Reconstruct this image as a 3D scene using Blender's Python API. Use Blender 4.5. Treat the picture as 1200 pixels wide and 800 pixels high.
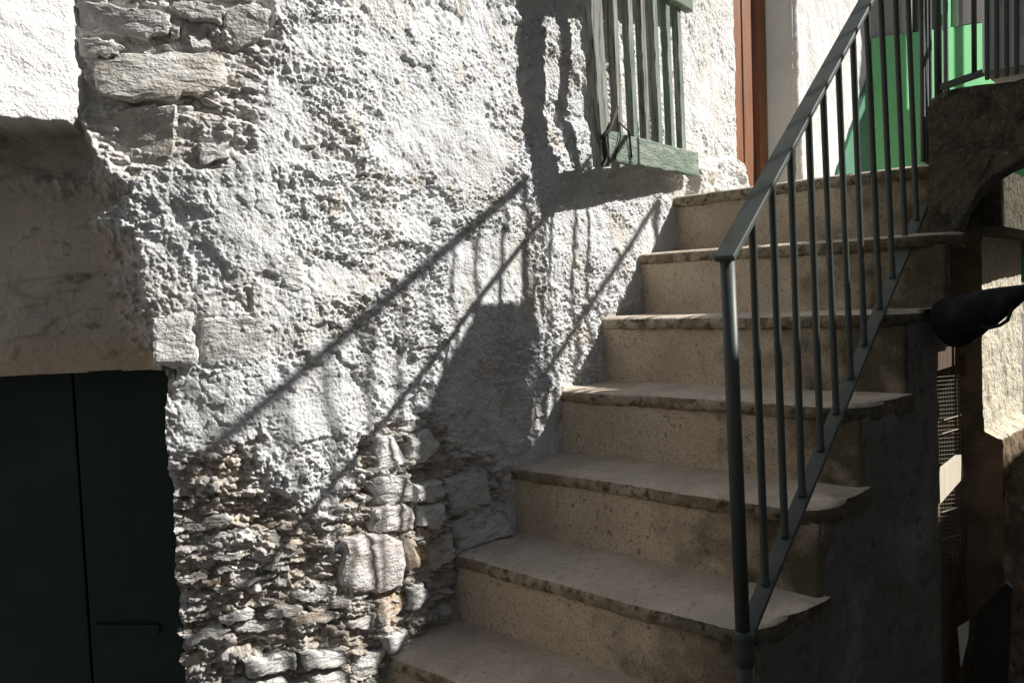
import bpy, bmesh, math, random
import numpy as np
from mathutils import Vector, Matrix
for o in list(bpy.data.objects): bpy.data.objects.remove(o)
scene = bpy.context.scene
col = scene.collection
EYE = 1.54            # camera height over the alley floor; all coordinates below are relative to the eye
# ------------------------------------------------------------------ camera
FPX, TH, PITCH, ROLL = 944.9, math.radians(41.72), math.atan(50.34/944.9), -0.0366
cs, sn = math.cos(TH), math.sin(TH)
cam = bpy.data.cameras.new("camera"); cam.lens = FPX/1200*36; cam.sensor_width = 36
cam.clip_start = 0.02; cam.clip_end = 500
co = bpy.data.objects.new("camera", cam); col.objects.link(co)
Fh = Vector((cs, sn, 0)); Rh = Vector((sn, -cs, 0)); Uh = Vector((0, 0, 1))
Fc = Fh*math.cos(PITCH) - Uh*math.sin(PITCH); Uc = Uh*math.cos(PITCH) + Fh*math.sin(PITCH)
# picture axes: right = Rh rotated by the roll in the image plane
Rr = Rh*math.cos(ROLL) + Uc*math.sin(ROLL); Ur = Uc*math.cos(ROLL) - Rh*math.sin(ROLL)
M = Matrix((Rr, Ur, -Fc)).transposed().to_4x4(); M.translation = (0, 0, EYE)
co.matrix_world = M
scene.camera = co
# ------------------------------------------------------------------ light
SUN = Vector((0.90, -1.0, 1.05)).normalized()       # towards the sun
world = bpy.data.worlds.new("World"); scene.world = world; world.use_nodes = True
wn = world.node_tree.nodes; wl = world.node_tree.links
sky = wn.new("ShaderNodeTexSky"); sky.sky_type = 'NISHITA'; sky.sun_disc = False
sky.sun_elevation = math.asin(SUN.z); sky.sun_rotation = math.atan2(SUN.x, SUN.y)
sky.altitude = 200; sky.dust_density = 1.2
wn["Background"].inputs[1].default_value = 0.054
wl.new(sky.outputs[0], wn["Background"].inputs[0])
sl = bpy.data.lights.new("sun", 'SUN'); sl.energy = 5.0; sl.angle = math.radians(0.53); sl.color = (1, .97, .925)
so = bpy.data.objects.new("sun", sl); col.objects.link(so)
so.rotation_euler = SUN.to_track_quat('Z', 'Y').to_euler(); so.location = (6, -6, 8)
vs = scene.view_settings; vs.view_transform = 'Standard'; vs.look = 'None'; vs.gamma = 1; vs.exposure = 0.68
scene.cycles.max_bounces = 8; scene.cycles.diffuse_bounces = 5
random.seed(7); rng = np.random.default_rng(5)
# ------------------------------------------------------------------ geometry helpers
def ray(u, v):
    """direction of the sight line through a point of the 1200x800 picture (used to take measurements)"""
    a, b = u-600, v-400
    a, b = a*math.cos(ROLL)+b*math.sin(ROLL), -a*math.sin(ROLL)+b*math.cos(ROLL)
    r, up = a/FPX, -b/FPX
    F = math.cos(PITCH)+up*math.sin(PITCH); U = up*math.cos(PITCH)-math.sin(PITCH)
    return np.array([F*cs+r*sn, F*sn-r*cs, U])
def onY(u, v, Y): r = ray(u, v); return r*(Y/r[1])
def onX(u, v, X): r = ray(u, v); return r*(X/r[0])
D = 1.42              # distance of the house wall
def hash2(ix, iy, seed):
    h = (ix.astype(np.int64)*374761393 + iy.astype(np.int64)*668265263 + seed*982451653) & 0xffffffff
    h = ((h ^ (h >> 13))*1274126177) & 0xffffffff
    return ((h ^ (h >> 16)) & 0xffffff)/float(0xffffff)
def vnoise(x, y, seed=0):
    ix = np.floor(x); iy = np.floor(y); fx = x-ix; fy = y-iy
    fx = fx*fx*fx*(fx*(fx*6-15)+10); fy = fy*fy*fy*(fy*(fy*6-15)+10)
    a = hash2(ix, iy, seed); b = hash2(ix+1, iy, seed); c = hash2(ix, iy+1, seed); d = hash2(ix+1, iy+1, seed)
    return (a*(1-fx)+b*fx)*(1-fy)+(c*(1-fx)+d*fx)*fy
def fbm(x, y, sc, octv=3, seed=0, gain=.5):
    t = 0; amp = 1; n = 0
    for i in range(octv):
        t = t+amp*(vnoise(x*sc+17.3*i, y*sc-9.1*i, seed+i)*2-1); n += amp; amp *= gain; sc *= 2.07
    return t/n
def worley(x, y, sc, seed=0):
    x = x*sc; y = y*sc; ix = np.floor(x); iy = np.floor(y); f1 = np.full(x.shape, 9.); f2 = np.full(x.shape, 9.)
    for i in (-1, 0, 1):
        for j in (-1, 0, 1):
            px = ix+i+hash2(ix+i, iy+j, seed); py = iy+j+hash2(ix+i, iy+j, seed+77)
            d = np.hypot(px-x, py-y)
            f2 = np.minimum(f2, np.maximum(d, f1)); f1 = np.minimum(f1, d)
    return f1, f2
def crumbs(x, y, sc, seed=0):
    """angular chips: every cell of a scattered pattern its own height, narrow gaps between"""
    x = x*sc; y = y*sc; ix = np.floor(x); iy = np.floor(y); f1 = np.full(x.shape, 9.); f2 = np.full(x.shape, 9.); hid = np.zeros(x.shape)
    for i in (-1, 0, 1):
        for j in (-1, 0, 1):
            px = ix+i+hash2(ix+i, iy+j, seed); py = iy+j+hash2(ix+i, iy+j, seed+77); hh = hash2(ix+i, iy+j, seed+31)
            tx_ = (hash2(ix+i, iy+j, seed+51)-.5); ty_ = (hash2(ix+i, iy+j, seed+61)-.5)
            d = np.hypot(px-x, py-y); nr = d < f1
            hid = np.where(nr, hh+.9*(tx_*(x-px)+ty_*(y-py)), hid)
            f2 = np.where(nr, f1, np.minimum(f2, d)); f1 = np.where(nr, d, f1)
    return hid*sstep(.0, .30, f2-f1)
def sstep(a, b, x): t = np.clip((x-a)/(b-a), 0, 1); return t*t*(3-2*t)
def polysd(px, py, poly):
    """signed distance to a polygon, positive inside"""
    d = np.full(px.shape, 1e9); ins = np.zeros(px.shape, bool); n = len(poly)
    for i in range(n):
        x0, y0 = poly[i]; x1, y1 = poly[(i+1) % n]
        ex, ey = x1-x0, y1-y0; L = ex*ex+ey*ey+1e-12
        t = np.clip(((px-x0)*ex+(py-y0)*ey)/L, 0, 1)
        d = np.minimum(d, np.hypot(px-x0-t*ex, py-y0-t*ey))
        c = ((y0 > py) != (y1 > py)) & (px < (x1-x0)*(py-y0)/(y1-y0+1e-12)+x0); ins ^= c
    return np.where(ins, d, -d)
# ------------------------------------------------------------------ scene helpers
def tag(o, label=None, cat=None, group=None, kind=None):
    if label: o["label"] = label
    if cat: o["category"] = cat
    if group: o["group"] = group
    if kind: o["kind"] = kind
    return o
def thing(name, base, label, cat, group=None):
    o = bpy.data.objects.new(name, None); col.objects.link(o); o.empty_display_size = .1
    o.location = (base[0], base[1], base[2]+EYE); o["base"] = [float(b) for b in base]
    return tag(o, label, cat, group)
def place(o, parent=None, base=(0, 0, 0)):
    col.objects.link(o)
    if parent is not None: o.parent = parent
    return o
def mesh(name, verts, faces, mat, parent=None, base=None, smooth=False, attr=None):
    """mesh object from eye-relative world coordinates; its origin is its thing's base"""
    verts = np.asarray(verts, float)
    org = np.zeros(3)
    p = parent
    while p is not None:
        if "base" in p: org = np.array(p["base"]); break
        p = p.parent
    if base is not None: org = np.array(base, float)
    me = bpy.data.meshes.new(name)
    v = verts-org
    if isinstance(faces, np.ndarray) and faces.shape[1] == 4:
        me.vertices.add(len(v)); me.vertices.foreach_set("co", v.astype(np.float32).ravel())
        nf = len(faces); me.loops.add(nf*4); me.loops.foreach_set("vertex_index", faces.astype(np.int32).ravel())
        me.polygons.add(nf); me.polygons.foreach_set("loop_start", np.arange(0, nf*4, 4, dtype=np.int32))
        me.update(calc_edges=True); me.validate()
    else:
        me.from_pydata([tuple(a) for a in v], [], [tuple(int(i) for i in f) for f in faces]); me.update()
    if smooth: me.polygons.foreach_set("use_smooth", np.ones(len(me.polygons), bool))
    if attr is not None:
        a = me.color_attributes.new("tint", 'FLOAT_COLOR', 'POINT')
        a.data.foreach_set("color", np.c_[attr, np.ones(len(attr))].astype(np.float32).ravel())
    if mat: me.materials.append(mat)
    o = bpy.data.objects.new(name, me); col.objects.link(o)
    if parent is not None: o.parent = parent
    else:
        o.location = (org[0], org[1], org[2]+EYE); o["base"] = [float(b) for b in org]
    return o
def gridfaces(nr, nc):
    i = np.arange(nr*nc).reshape(nr, nc)
    return np.stack([i[:-1, :-1], i[:-1, 1:], i[1:, 1:], i[1:, :-1]], -1).reshape(-1, 4)
class MB:
    def __init__(s): s.v = []; s.f = []
    def add(s, v, f):
        n = len(s.v); s.v += [tuple(map(float, p)) for p in v]; s.f += [tuple(i+n for i in q) for q in f]
    def box(s, a, b, bev=0.0):
        a = np.array(a, float); b = np.array(b, float); c = (a+b)/2; h = np.abs(b-a)/2
        s.obox(c, np.eye(3), h, bev)
    def obox(s, c, ax, h, bev=0.0):
        """box with axes ax (rows), half sizes h, chamfered"""
        c = np.array(c, float); ax = np.array(ax, float); h = np.array(h, float)
        if bev <= 0:
            P = [(sx, sy, sz) for sx in (-1, 1) for sy in (-1, 1) for sz in (-1, 1)]
            s.add([c+(np.array(p)*h)@ax for p in P], [(0, 1, 3, 2), (4, 6, 7, 5), (0, 4, 5, 1), (2, 3, 7, 6), (0, 2, 6, 4), (1, 5, 7, 3)])
            return
        bm = bmesh.new(); bmesh.ops.create_cube(bm, size=2)
        for v in bm.verts: v.co = Vector(v.co[i]*h[i] for i in range(3))
        bmesh.ops.bevel(bm, geom=list(bm.edges), offset=bev, segments=2, affect='EDGES', profile=.6)
        bm.verts.ensure_lookup_table()
        s.add([c+np.array(v.co)@ax for v in bm.verts], [[v.index for v in f.verts] for f in bm.faces]); bm.free()
    def bar(s, p, q, w, t, side=None, bev=0.0):
        """rectangular bar from p to q, width w along side, thickness t"""
        p = np.array(p, float); q = np.array(q, float); d = q-p; L = np.linalg.norm(d); d /= L
        side = np.array(side if side is not None else (0, 1, 0), float); side -= d*side.dot(d); side /= np.linalg.norm(side)
        s.obox((p+q)/2, [d, side, np.cross(d, side)], (L/2, w/2, t/2), bev)
    def tube(s, pts, r, n=10, caps=True):
        pts = [np.array(p, float) for p in pts]; rs = r if hasattr(r, '__len__') else [r]*len(pts)
        v = []; f = []; a = None
        for i, p in enumerate(pts):
            d = pts[min(i+1, len(pts)-1)]-pts[max(i-1, 0)]; d /= np.linalg.norm(d)+1e-9
            if a is None: a = np.cross(d, (0, 0, 1) if abs(d[2]) < .9 else (1, 0, 0))
            a = a-d*a.dot(d); a /= np.linalg.norm(a); b = np.cross(d, a)
            for k in range(n):
                w = 2*math.pi*k/n; v.append(p+rs[i]*(a*math.cos(w)+b*math.sin(w)))
        for i in range(len(pts)-1):
            for k in range(n): f.append((i*n+k, i*n+(k+1) % n, (i+1)*n+(k+1) % n, (i+1)*n+k))
        if caps: f.append(tuple(range(n))[::-1]); f.append(tuple(range((len(pts)-1)*n, len(pts)*n)))
        s.add(v, f)
    def build(s, name, mat, parent=None, base=None, smooth=False): return mesh(name, s.v, s.f, mat, parent, base, smooth)
# ------------------------------------------------------------------ materials
def mat(name, base, rough=.9, layers=(), bump=(), metal=0, spec=.3, attr=False, coord='Object', axis=(1, 1, 1), extra=None):
    """base colour + noise layers (scale, colour, lo, hi, detail[, stretch]) + bump (scale, strength, distance)"""
    m = bpy.data.materials.new(name); m.use_nodes = True; nt = m.node_tree; N = nt.nodes; L = nt.links
    b = N["Principled BSDF"]; b.inputs["Roughness"].default_value = rough; b.inputs["Metallic"].default_value = metal
    b.inputs["Specular IOR Level"].default_value = spec
    tc = N.new("ShaderNodeTexCoord")
    if attr:
        at = N.new("ShaderNodeAttribute"); at.attribute_name = "tint"; cur = at.outputs["Color"]
    else:
        rgb = N.new("ShaderNodeRGB"); rgb.outputs[0].default_value = (*base, 1); cur = rgb.outputs[0]
    def coordm(st):
        mp = N.new("ShaderNodeMapping"); mp.inputs["Scale"].default_value = st; L.new(tc.outputs[coord], mp.inputs[0]); return mp.outputs[0]
    for ly in layers:
        sc, c, lo, hi, det = ly[:5]; st = ly[5] if len(ly) > 5 else axis; amt = ly[6] if len(ly) > 6 else 1
        n = N.new("ShaderNodeTexNoise"); n.inputs["Scale"].default_value = sc; n.inputs["Detail"].default_value = det
        n.inputs["Roughness"].default_value = .62
        L.new(coordm(st), n.inputs["Vector"])
        r = N.new("ShaderNodeMapRange"); r.inputs[1].default_value = lo; r.inputs[2].default_value = hi; r.inputs[4].default_value = amt
        L.new(n.outputs[0], r.inputs[0])
        mx = N.new("ShaderNodeMix"); mx.data_type = 'RGBA'; L.new(r.outputs[0], mx.inputs[0]); L.new(cur, mx.inputs[6])
        mx.inputs[7].default_value = (*c, 1)
        if len(ly) > 7: mx.blend_type = ly[7]
        cur = mx.outputs[2]
    if extra: cur = extra(N, L, tc, cur)
    L.new(cur, b.inputs["Base Color"])
    prev = None
    for bp in bump:
        sc, stg, dist = bp[:3]; st = bp[3] if len(bp) > 3 else axis
        n = N.new("ShaderNodeTexNoise"); n.inputs["Scale"].default_value = sc; n.inputs["Detail"].default_value = 5
        L.new(coordm(st), n.inputs["Vector"])
        bn = N.new("ShaderNodeBump"); bn.inputs["Strength"].default_value = stg; bn.inputs["Distance"].default_value = dist
        L.new(n.outputs[0], bn.inputs["Height"])
        if prev: L.new(prev, bn.inputs["Normal"])
        prev = bn.outputs[0]
    if prev: L.new(prev, b.inputs["Normal"])
    return m
M_wall = mat("whitewash", (.6, .6, .6), .95, [(90, (.42, .39, .35), .56, .8, 4, (1, 1, 1), .5)], [(170, .7, .006), (420, .6, .003)], attr=True, spec=.1)
M_stone = mat("fieldstone", (.4, .38, .35), .9, [(9, (.62, .6, .57), .5, .7, 5), (40, (.2, .18, .15), .55, .85, 4, (1, 1, 2.5), .8)], [(55, .8, .008, (1, 1, 2.2)), (200, .7, .004)], attr=True, spec=.15)
def moss_mask(N, L, tc, cur, ylo=.62, yhi=.95, c=(.045, .042, .026), amt=.85):
    sp = N.new("ShaderNodeSeparateXYZ"); L.new(tc.outputs["Object"], sp.inputs[0])
    n = N.new("ShaderNodeTexNoise"); n.inputs["Scale"].default_value = 11; n.inputs["Detail"].default_value = 7; L.new(tc.outputs["Object"], n.inputs[0])
    ma = N.new("ShaderNodeMath"); ma.operation = 'MULTIPLY_ADD'; ma.inputs[1].default_value = .75; ma.inputs[2].default_value = -.375; L.new(n.outputs[0], ma.inputs[0])
    ad = N.new("ShaderNodeMath"); ad.operation = 'ADD'; L.new(sp.outputs[1], ad.inputs[0]); L.new(ma.outputs[0], ad.inputs[1])
    r = N.new("ShaderNodeMapRange"); r.inputs[1].default_value = yhi; r.inputs[2].default_value = ylo; r.inputs[3].default_value = 0; r.inputs[4].default_value = amt
    L.new(ad.outputs[0], r.inputs[0])
    mx = N.new("ShaderNodeMix"); mx.data_type = 'RGBA'; L.new(r.outputs[0], mx.inputs[0]); L.new(cur, mx.inputs[6]); mx.inputs[7].default_value = (*c, 1)
    return mx.outputs[2]
M_riser = mat("tan_render", (.66, .55, .42), .95, [(5, (.55, .445, .335), .42, .7, 6), (170, (.33, .255, .175), .51, .66, 3, (1, 1, 1), .75), (70, (.15, .11, .07), .585, .70, 5, (1, 1, 1), .85), (230, (.66, .58, .47), .60, .74, 3, (1, 1, 1), .6), (26, (.24, .19, .13), .58, .78, 6, (1, 1, .6), .6), (3.2, (.44, .35, .255), .5, .68, 6, (1, 1, .5), .8)],
              [(35, .5, .008), (170, .8, .004)], spec=.1, extra=lambda N, L, tc, c: moss_mask(N, L, tc, c, -.37, -.02, (.05, .045, .026), .9))
M_tread = mat("worn_cement", (.65, .565, .455), .9, [(6, (.46, .39, .30), .42, .7, 6), (60, (.20, .165, .12), .56, .72, 5, (1, 1, 1), .8), (190, (.34, .285, .215), .52, .68, 3, (1, 1, 1), .6), (2.2, (.42, .37, .30), .48, .62, 6, (1, 2, 1), .7)],
              [(30, .5, .006), (180, .7, .003)], spec=.15, extra=lambda N, L, tc, c: moss_mask(N, L, tc, c, -.52, -.36, (.10, .09, .07), .5))
M_lip = mat("dirty_nosing", (.47, .40, .30), .95, [(42, (.10, .08, .05), .47, .64, 6), (130, (.56, .50, .40), .58, .72, 4), (9, (.26, .205, .13), .46, .66, 5)],
            [(60, 1, .014), (200, .9, .006)], spec=.1, extra=lambda N, L, tc, c: moss_mask(N, L, tc, c, -.42, .02, (.05, .045, .026), .85))
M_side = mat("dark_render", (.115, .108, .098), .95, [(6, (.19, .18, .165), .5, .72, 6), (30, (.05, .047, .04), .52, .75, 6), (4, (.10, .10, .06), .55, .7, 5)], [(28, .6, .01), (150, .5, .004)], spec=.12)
M_mossy = mat("mossy_concrete", (.105, .095, .07), .97, [(16, (.035, .033, .022), .47, .66, 7), (45, (.26, .235, .17), .60, .74, 6), (7, (.10, .095, .03), .58, .72, 6)], [(40, 1, .02), (150, .9, .008)], spec=.08)
M_iron = mat("painted_iron", (.034, .044, .037), .5, [(25, (.06, .07, .06), .56, .75, 6), (60, (.10, .055, .03), .66, .8, 5)], [(120, .35, .001)], spec=.45)
M_ironlt = mat("worn_iron", (.05, .062, .052), .55, [(18, (.02, .028, .022), .45, .7, 6, (1, 1, 1)), (55, (.16, .08, .05), .64, .8, 5)], [(120, .35, .001)], spec=.45)
M_shut = mat("weathered_green_wood", (.16, .205, .16), .9, [(14, (.27, .285, .245), .47, .60, 7, (4, 4, .35)), (40, (.09, .10, .085), .54, .66, 6, (4, 4, .22)), (14, (.13, .20, .155), .58, .70, 5, (2, 2, .4)), (90, (.33, .34, .30), .60, .70, 4, (3, 3, .3), .8)], [(55, 1, .006, (4, 4, .18)), (160, .4, .0015, (2, 2, .3))], spec=.2)
M_shutold = mat("grey_bare_wood", (.21, .215, .19), .9, [(30, (.06, .06, .052), .5, .62, 7, (4, 4, .16)), (14, (.33, .335, .305), .52, .66, 6, (4, 4, .25)), (70, (.13, .125, .11), .55, .65, 5, (4, 4, .2))], [(40, 1, .006, (3, 3, .18))], spec=.15)
M_door = mat("dark_green_door", (.016, .032, .026), .55, [(7, (.026, .042, .036), .5, .7, 6), (45, (.07, .075, .068), .74, .8, 4, (.4, .4, 3), .8)], [(60, .25, .002, (3, 3, .3))], spec=.3)
M_orange = mat("varnished_brown_wood", (.205, .08, .032), .55, [(12, (.11, .042, .018), .45, .7, 6, (6, 6, .3)), (5, (.25, .10, .04), .5, .7, 4, (5, 5, .4))], [(50, .3, .001, (5, 5, .3))], spec=.4)
M_reveal = mat("pale_render", (.62, .67, .66), .9, [(5, (.55, .60, .585), .45, .7, 5)], [(80, .15, .002)], spec=.1)
M_green = mat("green_paint", (.22, .64, .29), .8, [(4, (.19, .57, .25), .45, .7, 5)], [(90, .2, .002)], spec=.2)
M_teal = mat("teal_green_paint", (.085, .215, .14), .85, [(6, (.11, .25, .17), .45, .7, 5)], [(90, .3, .003)], spec=.15)
M_pale = mat("grey_render", (.36, .35, .34), .9, [(6, (.28, .27, .26), .45, .7, 5)], [(60, .3, .004)], spec=.1)
M_yellow = mat("sandy_plaster", (.62, .57, .45), .95, [(14, (.46, .40, .29), .5, .7, 6), (50, (.30, .25, .17), .6, .8, 5)], [(50, 1, .012), (200, .6, .004)], spec=.1)
M_brown = mat("shaded_brown_plaster", (.20, .145, .095), .95, [(9, (.10, .07, .045), .45, .7, 6), (30, (.27, .22, .15), .6, .8, 6)], [(40, .8, .01), (160, .5, .004)], spec=.1)  # darker plaster with the shade put into its colour
M_oldwood = mat("old_brown_wood", (.11, .075, .05), .85, [(14, (.05, .032, .022), .45, .7, 6, (5, 5, .3)), (8, (.19, .14, .10), .55, .75, 5, (5, 5, .4))], [(50, .6, .003, (4, 4, .25))], spec=.2)
M_paleboard = mat("pale_wood", (.55, .49, .39), .85, [(14, (.42, .34, .24), .5, .75, 5, (5, 5, .5))], [(60, .4, .002, (4, 4, .4))], spec=.2)  # paler wood than the other hutch boards
M_wire = mat("galvanised_wire", (.30, .265, .21), .7, metal=.2, spec=.3)
M_black = mat("black_rubber", (.011, .011, .012), .85, [(14, (.03, .03, .03), .5, .7, 5)], [(40, .4, .005)], spec=.12)
M_barrel = mat("dark_stained_wood", (.007, .010, .007), .6, [(12, (.014, .015, .010), .5, .7, 5)], spec=.4)
M_tile = mat("glazed_tile", (.62, .60, .55), .5, [(9, (.42, .26, .15), .55, .7, 4)], spec=.4)
M_glass = mat("dark_window_glass", (.02, .022, .025), .15, spec=.6)
M_curtain = mat("dark_curtain", (.10, .09, .085), .9, [(30, (.05, .04, .04), .45, .65, 3, (1, 1, .1))])
M_slat = mat("white_painted_slat", (.78, .80, .78), .75, [(14, (.36, .42, .39), .55, .72, 5, (3, 3, .3))], [(50, .3, .001)], spec=.25)
M_ground = mat("alley_paving", (.20, .185, .16), .95, [(5, (.13, .12, .10), .45, .7, 6), (40, (.28, .26, .22), .6, .8, 5)], [(20, .6, .01), (120, .5, .004)])
M_alley = mat("alley_stone", (.30, .27, .23), .95, [(6, (.20, .18, .15), .45, .7, 6)], [(25, .8, .015)], spec=.1)
M_hinge = mat("rusty_black_iron", (.03, .024, .02), .8, [(40, (.10, .05, .03), .6, .75, 4)], spec=.3)
# ------------------------------------------------------------------ ground
g = MB(); n = 40
gx = np.linspace(-30, 40, n); gy = np.linspace(-40, 30, n)
GX, GY = np.meshgrid(gx, gy); GZ = -EYE+0*GX
ground = mesh("ground", np.c_[GX.ravel(), GY.ravel(), GZ.ravel()], gridfaces(n, n), M_ground, base=(0, 0, -EYE)); tag(ground, kind="structure")

# ================================================================== HOUSE WALL
# plan curve of the wall: straight along X at Y = D, turning away to the left (old wall, not straight)
PHI = math.radians(35)
sg = np.linspace(1.16, -1.2, 1200); ds = sg[0]-sg[1]
ph = PHI*sstep(1.16, .60, sg)
cx = 1.16-np.cumsum(np.r_[0, np.cos(ph[1:])*ds]); cy = D+np.cumsum(np.r_[0, np.sin(ph[1:])*ds])
cS = np.r_[sg[::-1], np.linspace(1.17, 8, 300)]
cX = np.r_[cx[::-1], np.linspace(1.17, 8, 300)]; cY = np.r_[cy[::-1], np.full(300, D)]; cP = np.r_[ph[::-1], np.zeros(300)]
cA = np.arctan2(cY, cX)
def curve(s): return np.interp(s, cS, cX), np.interp(s, cS, cY), np.interp(s, cS, cP)
def wall_at(u, v):
    r = ray(u, v); a = math.atan2(r[1], r[0]); s = float(np.interp(a, cA[::-1], cS[::-1])); X, Y, _ = curve(s)
    return s, float(r[2]*math.hypot(X, Y)/math.hypot(r[0], r[1]))
def W(*pts): return [wall_at(*p) for p in pts]
def wp(s, z, h):
    """point at height h in front of the wall's base surface"""
    X, Y, p = curve(s); return np.stack([X-np.sin(p)*h, Y-np.cos(p)*h, z+0*X], -1)
s_door, z_lint = wall_at(194, 433)
HD = 2.962            # left edge of the upstairs doorway
scol = np.concatenate([np.arange(-1.0, wall_at(-40, 400)[0], .03), np.arange(wall_at(-40, 400)[0], 1.25, .0021), np.arange(1.25, 1.95, .0027), np.arange(1.95, HD, .0034), [HD]])
zrow = np.concatenate([np.arange(-EYE-.05, -.86, .03), np.arange(-.86, .66, .0023), np.arange(.66, 1.15, .004), np.arange(1.15, 2.9, .05)])
S, Z = np.meshgrid(scol, zrow)
P_block = W((-80, -60), (91, -60), (89, 60), (97, 125), (88, 150), (-80, 152))
P_band = W((-80, 150), (92, 146), (110, 190), (100, 208), (-80, 214))
P_rec = W((-80, 196), (70, 205), (108, 205), (128, 235), (112, 262), (140, 285), (146, 330), (160, 372), (172, 396), (182, 420), (188, 434), (186, 500), (-80, 500))
P_rub1 = W((92, -20), (310, -20), (318, 40), (300, 100), (296, 175), (215, 205), (140, 200), (98, 150))
P_rub2 = W((196, 600), (215, 530), (300, 520), (318, 590), (390, 612), (425, 520), (470, 498), (520, 500), (600, 560), (580, 680), (440, 830), (196, 830))
P_s1 = W((455, 150), (500, 128), (560, 140), (600, 165), (590, 200), (525, 205), (470, 175))
P_s2 = W((335, 318), (375, 308), (440, 318), (452, 332), (380, 346), (340, 340))
P_s3 = W((510, 285), (600, 268), (625, 330), (600, 352), (540, 350))
P_s4 = W((215, 160), (250, 135), (285, 150), (300, 190), (240, 205))
P_s5 = W((262, 228), (325, 218), (332, 282), (300, 296), (262, 272))
P_s6 = W((200, 448), (268, 440), (275, 490), (262, 520), (205, 500))
P_bump = W((808, 196), (855, 186), (874, 205), (868, 235), (805, 235))
wob = fbm(S, Z, 22, 4, 3)*.014+fbm(S, Z, 90, 2, 8)*.004
def pm(poly, soft=.006, wb=1.0): return sstep(-soft, soft, polysd(S, Z, poly)+wob*wb)
m_block = pm(P_block, .005, .55); m_band = pm(P_band, .012, 1); m_rec = pm(P_rec, .040, 2.4)
m_r1 = pm(P_rub1, .022, 2.2); m_r2 = pm(P_rub2, .030, 3.2); m_rub = np.maximum(m_r1, m_r2)
m_sm = np.maximum.reduce([pm(q, .012, .9) for q in (P_s1, P_s2, P_s3, P_s4, P_s5, P_s6)])
right = sstep(1.75, 2.6, S)
f1, f2 = worley(S+fbm(S, Z, 100, 2, 15)*.006, Z*1.15+fbm(S+4, Z, 100, 2, 16)*.006, 120, 4)
lump = np.sqrt(np.clip(1-f1*f1*1.15, 0, 1))                         # round aggregate grains
warp = fbm(S, Z, 48, 3, 17)*.012
g1, g2 = worley(S+warp, Z*1.1+fbm(S+9, Z, 48, 3, 18)*.012, 52, 14)
lump2 = crumbs(S+warp, Z*1.15+fbm(S+9, Z, 48, 3, 18)*.012, 62, 14)
lump = .45*lump+.75*crumbs(S+fbm(S, Z, 90, 2, 15)*.008, Z*1.15+fbm(S+4, Z, 90, 2, 16)*.008, 118, 24)
cover = sstep(-.12, .30, fbm(S, Z, 26, 4, 21))                      # where the throw of the roughcast stuck
pits = sstep(.22, .5, fbm(S, Z, 75, 3, 33))
plate = crumbs(S+fbm(S, Z, 9, 3, 63)*.05, Z*1.2+fbm(S+3, Z, 9, 3, 64)*.05, 13, 65)
rough = lump*.0048*(.35+.8*cover)+lump2*.0048*(.2+.8*cover)+fbm(S, Z, 95, 4, 31, .66)*.0054+fbm(S, Z, 210, 2, 61)*.0030-pits*.0034*cover+plate*.0058
big = fbm(S, Z, 3.2, 4, 41)*.016+fbm(S, Z, 11, 3, 51)*.009
ridge = 1-np.abs(fbm(S*1.3+wob, Z, 24, 4, 73))*3.2
smooth = fbm(S, Z, 40, 4, 71)*.0022+fbm(S*.6, Z, 9, 3, 77)*.004-np.clip(ridge, 0, 1)**4*.003+sstep(.15, .3, fbm(S, Z, 22, 4, 74))*.0025
amp = (1-.45*right)*(.50+.75*sstep(-.25, .3, fbm(S, Z, 5.5, 4, 35)))
h = big*(1-.4*right)+rough*amp*(1-m_sm)+m_sm*(smooth+.004)
# torn edges: hollow flakes in the roughcast
fl = sstep(.30, .42, fbm(S, Z*1.3, 13, 4, 91))*(1-right)
h -= fl*.007*(1-m_sm)
# rubble zones: plaster gone, thin beds of stone and mortar
strat = fbm(S*.32+Z*.05, Z+.10*S, 52, 4, 95, .55)
crust = sstep(.02, .22, fbm(S*.8, Z*1.2, 20, 5, 93))
chip = crumbs(S*.55+fbm(S, Z, 20, 3, 86)*.02, Z*1.5+.1*S+fbm(S+5, Z, 20, 3, 87)*.015, 46, 85)
hr = -.014+strat*.010-sstep(.2, .5, -strat)*.010+chip*.016+fbm(S, Z, 80, 4, 99, .62)*.008+lump*.003+crust*(.009+lump2*.007)-sstep(.3, .5, fbm(S*.7, Z*1.3, 30, 3, 98))*.012
hr = hr*(1-.55*m_r1)-.002*m_r1
h = h*(1-m_rub)+hr*m_rub
# recess over the cellar door: smooth tan plaster set back
hrec = -.052-.12*np.clip(s_door-.03-S, 0, 1)+fbm(S, Z, 5, 3, 101)*.008+fbm(S, Z, 40, 4, 103)*.0022-.012*sstep(.1, .3, fbm(S*.7, Z*2, 9, 4, 105))*.4
crumb_edge = 4*m_rec*(1-m_rec)
h = h*(1-m_rec)+hrec*m_rec+crumb_edge*(lump2*.010*sstep(.0, .3, fbm(S, Z, 45, 3, 106))+lump*.004)
h = h*(1-m_band)+(-.058+fbm(S, Z*2, 14, 4, 107)*.008)*m_band
sb = wall_at(91, 60)[0]
hblk = .020+(sb-S)*.62+fbm(S, Z, 60, 4, 109)*.0030+fbm(S, Z, 8, 3, 111)*.006
h = h*(1-m_block)+hblk*m_block
mb = pm(P_bump, .02, .8); h += mb*(.035+fbm(S, Z, 24, 4, 113)*.02)
# soft roll into the reveals
h -= .03*sstep(HD-.05, HD, S)**2
keep_door = (S < s_door+fbm(S*0, Z, 14, 4, 121)*.009) & (Z < z_lint+fbm(S, Z*0, 12, 3, 122)*.003)
P = wp(S, Z, h)
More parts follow.
